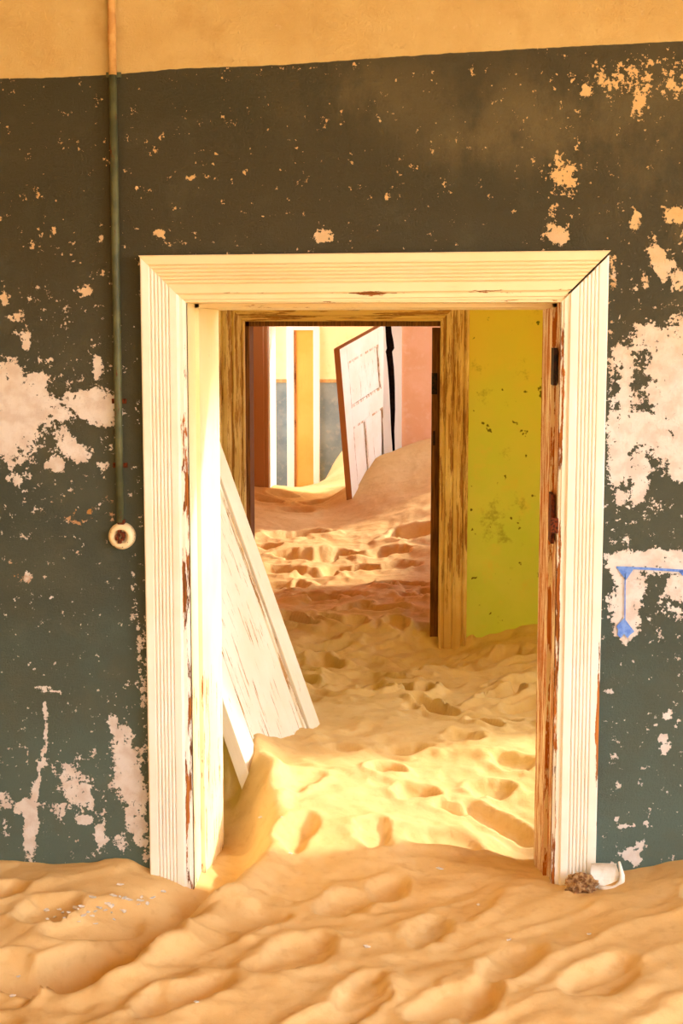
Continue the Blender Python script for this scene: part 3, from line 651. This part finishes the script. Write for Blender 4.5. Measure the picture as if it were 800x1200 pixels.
# door leaf sagging from the third doorway
hx, hy = X3R-.004, Y3-.03
wl = .84; dirn = Vector((-.335, -.942, 0)).normalized(); sag = math.radians(12.0)
ex = Vector((dirn.x*math.cos(sag), dirn.y*math.cos(sag), -math.sin(sag)))
ezz = Vector((-dirn.x*math.sin(sag)*-1*-1, 0, 0))
ezz = Vector((0,0,1))-ex*ex.z; ezz.normalize(); yax = ezz.cross(ex)
hl = 1.95; top = Vector((hx, hy, at(441,381,Y3).z)); org = top-ezz*hl
m4 = Matrix.Identity(4)
for i, v_ in enumerate((ex, yax, ezz)):
    for r in range(3): m4[r][i] = v_[r]
for r in range(3): m4[r][3] = org[r]
sdoor = empty('sagging_door', mat=m4)
tag(sdoor, 'white four-panelled door standing ajar and sagging from the third doorway, half buried by the dune', 'door')
def b(name, x0, x1, z0, z1, ya=0, yb=.045, m=M['leaf'], wr=.0, bev=.003, label=None):
    return G().box(x0,x1,ya,yb,z0,z1,0,wr,b=bev).build(name, m, sdoor, label=label)
b('stile', 0, .12, 0, hl); b('stile', wl-.12, wl, 0, hl)
b('rail', .12, wl-.12, hl-.12, hl); b('rail', .12, wl-.12, hl-.60, hl-.46); b('rail', .12, wl-.12, 0, .2)
b('mullion', wl/2-.055, wl/2+.055, .2, hl-.60)
pA = b('panel', .115, wl-.115, hl-.465, hl-.115, .014, .030, wr=.14, bev=.001, label='upper panel with brown bare patches')
pB = b('panel', .115, wl/2-.05, .195, hl-.595, .014, .030, wr=.02, bev=.001); pC = b('panel', wl/2+.05, wl-.115, .195, hl-.595, .014, .030, wr=.02, bev=.001)
# face side is the side turned to the camera; mouldings both sides
for ya, yb in ((.002,.014),(.031,.043)):
    for pn, (x0,x1,z0,z1) in zip((pA,pB,pC), ((.12,wl-.12,hl-.46,hl-.12),(.12,wl/2-.055,.2,hl-.60),(wl/2+.055,wl-.12,.2,hl-.60))):
        g = G(); g.box(x0,x0+.016,ya,yb,z0,z1,0,.42).box(x1-.016,x1,ya,yb,z0,z1,0,.42).box(x0,x1,ya,yb,z1-.016,z1,0,.42).box(x0,x1,ya,yb,z0,z0+.016,0,.42)
        g.build('moulding', M['leaf'], pn)
b('edge_strip', wl, wl+.004, 0, hl, 0, .045, M['brown'], bev=.001, label='bare brown free edge')
b('top_edge', 0, wl, hl, hl+.004, 0, .045, M['brown'], bev=.001, label='bare brown top edge')
G().box(-.012,.03,-.008,.053,hl-.42,hl-.28,0,b=.003).build('hinge', M['brass'], sdoor, label='loose brass hinge')
# ochre plank behind the sagging door
p0 = at(444, 500, Y4-.3)
pk = empty('leaning_plank', (p0.x, Y4-.22, .3)); tag(pk, 'short ochre plank against the far wall, between the sagging door and the split casing', 'plank')
G().box(-.06,.06,-.012,.012,-.1,at(444,501,Y4-.22).z-.3,0,0,b=.003).build('board', M['ochre'], pk)

# ---- conduit and switch
cz = at(134, 88, 0).z; topx = at(130, 0, 0).x
pipe_g = N('green_painted_conduit', .5); nn = pipe_g.noise(70, 5, .7, (1,1,.25)); pipe_g.color(pipe_g.mix(pipe_g.ramp(nn, .60, .66), pipe_g.mix(pipe_g.ramp(pipe_g.noise(12), .4, .6), (70,74,52), (96,98,66)), (92,52,26))); pipe_g.bump(nn, .001, .5)
pipe_c = mat_plain('cream_painted_conduit', (206,160,96), (190,140,78), .6)
pts = [at(129.5,-260,-.012), at(130.5,0,-.012), at(132,88,-.013), at(135.5,300,-.014), at(139,500,-.014), at(141,612,-.013)]
def tube(g, pts, r, n=14, mi=0, cap=True):
    k = len(g.v); m = len(pts)
    for i, p in enumerate(pts):
        t = (Vector(pts[min(i+1,m-1)])-Vector(pts[max(i-1,0)])).normalized(); a = t.orthogonal().normalized(); b_ = t.cross(a)
        if i: 
            a = (pa-t*pa.dot(t)).normalized(); b_ = t.cross(a)
        pa = a
        rr = r[i] if hasattr(r, '__len__') else r
        g.v += [tuple(Vector(p)+(a*math.cos(2*PI*j/n)+b_*math.sin(2*PI*j/n))*rr) for j in range(n)]; g.w += [0.0]*n
    for i in range(m-1):
        for j in range(n): g.f.append((k+i*n+j, k+i*n+(j+1) % n, k+(i+1)*n+(j+1) % n, k+(i+1)*n+j)); g.mi.append(mi)
    if cap: g.f.append(tuple(k+j for j in range(n))[::-1]); g.f.append(tuple(k+(m-1)*n+j for j in range(n))); g.mi += [mi, mi]
    return g
ce = empty('conduit', pts[-1]); tag(ce, 'thin painted metal conduit running down the wall to the round switch', 'pipe')
ce['worldparts'] = 1
tube(G(), pts[:3], .0095).build('upper_tube', pipe_c, ce, origin=pts[-1], smooth=True, label='cream painted upper length')
tube(G(), pts[2:], .0095).build('tube', pipe_g.m, ce, origin=pts[-1], smooth=True, label='green painted lower length')
for py in (88, 470, 545):
    t_ = (py-88)/(612-88); q = Vector(pts[2]).lerp(Vector(pts[-1]), t_); q.z = at(135, py, 0).z
    G().box(q.x-.018,q.x+.018,-.006,.001,q.z-.006,q.z+.006,0,b=.001).build('clip', M['rust'] if py > 100 else pipe_g.m, ce)
sc = at(141.5, 629, -.02); sw = empty('wall_switch', (sc.x, 0, sc.z)); tag(sw, 'small round cream switch with a broken rusty centre at the end of the conduit', 'switch')
sm = N('chipped_cream_porcelain', .35, .5); nz_ = sm.noise(55, 5, .6, off=(1,2,3)); sm.color(sm.mix(sm.ramp(nz_, .60, .64), (238,214,170), (70,34,16)))
def lathe(prof, n=32, c=(0,0,0)):
    g = G(); v = []
    for r, d in prof: v += [(c[0]+r*math.cos(2*PI*j/n), c[1]-d, c[2]+r*math.sin(2*PI*j/n)) for j in range(n)]
    f = []
    for i in range(len(prof)-1):
        for j in range(n): f.append((i*n+j, i*n+(j+1) % n, (i+1)*n+(j+1) % n, (i+1)*n+j))
    g.add(v, f); return g
lathe([(.0335,-.002),(.0335,.010),(.031,.016),(.027,.020),(.022,.022),(.017,.021),(.016,.014),(.0001,.013)]).build('switch_body', sm.m, sw, smooth=True)
g = G()
for k in range(7):
    a = k*.9; r = .007+.006*((k*7) % 3)/2; g.box(r*math.cos(a)-.004, r*math.cos(a)+.004, -.026, -.012, r*math.sin(a)-.004, r*math.sin(a)+.004, 0, b=.0012)
g.build('broken_contacts', M['rust'], sw, label='rusty broken contacts')
g = G(); g.box(-.009,.009,-.02,.002,.030,.042,0,b=.003); g.build('entry_gland', M['rust'], sw)

# ---- debris at the right casing foot
q = at(709, 1034, -.06); wz = hz(q.x, -.075)
ws = empty('white_scrap', (q.x, -.075, wz)); tag(ws, 'curled white scrap lying in the sand at the foot of the right casing', 'scrap')
wm = mat_plain('off_white_card', (244,238,228), (228,220,206), .6)
g = G(); n = 14; v = []
for i in range(n+1):
    t = i/n; a = math.radians(-75+150*t); zz = .026+.034*math.sin(a); yy = .018-.030*(1-math.cos(a))*1.0
    xr = .030+.006*math.sin(t*5)
    v += [(-.036, yy, zz), (xr, yy-.003*math.sin(t*9), zz), (xr, yy+.003, zz), (-.036, yy+.003, zz)]
f = []
for i in range(n):
    for j in range(4): f.append((i*4+j, i*4+(j+1) % 4, (i+1)*4+(j+1) % 4, (i+1)*4+j))
f += [(3,2,1,0), (n*4,n*4+1,n*4+2,n*4+3)]
g.add(v, f)
g.build('curled_sheet', wm, ws)
rim = [(-.020,-.012,.002),(-.002,-.016,-.001),(.014,-.016,-.002),(.028,-.010,.002),(.038,.000,.012),(.040,.008,.026),(.036,.014,.042),(.032,.012,.058)]
tube(G(), rim, [.004,.008,.009,.009,.0075,.006,.0045,.003], 10).build('torn_rim', wm, ws, smooth=True, label='brighter torn rim')
q = at(680, 1037, -.07); bz = hz(q.x, -.085)
cl = bpy.data.objects  # crumpled clump
import bmesh
bm = bmesh.new(); bmesh.ops.create_icosphere(bm, subdivisions=4, radius=1)
for vv in bm.verts:
    c = vv.co.copy(); n1 = math.sin(c.x*7+1)*math.sin(c.y*6)*math.sin(c.z*8+2); n2 = math.sin(c.x*23)*math.sin(c.y*19+3)*math.sin(c.z*27)
    vv.co = Vector((c.x*.036, c.y*.028, c.z*.027))*(1+.30*n1+.10*n2+.04*random.uniform(-1,1))
me = bpy.data.meshes.new('dried_clump'); bm.to_mesh(me); bm.free(); me.materials.append(mat_plain('dry_brown_fibre', (176,140,96), (112,74,42), .95, 90))
o = bpy.data.objects.new('dried_clump', me); COL.objects.link(o); o.location = (q.x, -.085, bz+.015)
tag(o, 'crumpled dry brown clump at the foot of the right casing', 'debris')
# ---- paint flakes on the sand
fm = mat_plain('fallen_white_paint', (240,232,220), (214,206,200), .7, 200)
me = bpy.data.meshes.new('paint_flake')
me.from_pydata([(-.006,-.003,0),(.002,-.005,0),(.007,.001,.001),(.003,.005,0),(-.004,.004,.001),(-.006,-.003,.0015),(.002,-.005,.0015),(.007,.001,.0025),(.003,.005,.0015),(-.004,.004,.0025)], [],
  [(4,3,2,1,0),(5,6,7,8,9),(0,1,6,5),(1,2,7,6),(2,3,8,7),(3,4,9,8),(4,0,5,9)]); me.materials.append(fm)
spots = [(random.gauss(115,34), 0) for _ in range(46)]
spots = [(px, 1068+(115-px)*.22+random.gauss(0,7)) for px, _ in spots]
spots += [(358/2, 960+192/2), (22,1160), (15,1168), (560,1062), (596,1104), (690,1098), (430,1110), (340,1002), (306,960), (515,1020), (330,962), (230,1178)]
px_, py_ = zip(*spots)
first = None
for k, (px, py) in enumerate(spots):
    # march the view ray to the sand
    d = ROT @ Vector(((px-400)/F, -(py-600)/F, -1)); lo, hi = 1.0, 5.0
    ts = np.linspace(2.0, 4.6, 140); X = CAM.x+d.x*ts; Y = CAM.y+d.y*ts; Z = CAM.z+d.z*ts
    dz = Z-height(X.copy(), Y.copy()); i = int(np.argmax(dz < 0)) if (dz < 0).any() else 100
    o = bpy.data.objects.new('paint_flake', me); COL.objects.link(o)
    o.location = (X[i], Y[i], hz(X[i], Y[i])+.0005); s_ = random.uniform(.6, 1.6); o.scale = (s_, s_*random.uniform(.6,1.1), 1)
    o.rotation_euler = (random.uniform(-.25,.25), random.uniform(-.25,.25), random.uniform(0, 6.3))
    if k < 46: tag(o, 'tiny white paint flake in the scatter on the sand below the left casing', 'paint flake', 'paint flakes scattered below the left casing')
    else: tag(o, 'lone white paint flake on the sand '+['just below the foot of the left casing','near the lower left corner, upper of two','near the lower left corner, lower of two','in front of the doorway, right of centre','in the right foreground below the doorway','in the right foreground below the brown clump','below the middle of the doorway','inside the doorway on the left mound','beside the buried foot of the leaning door','by the footprints mid doorway','between the leaning door and the doorway centre','at the bottom edge, left of centre'][k-46], 'paint flake', 'lone paint flakes on the sand')

for o in bpy.data.objects:
    if 'worldparts' in o: del o['worldparts']
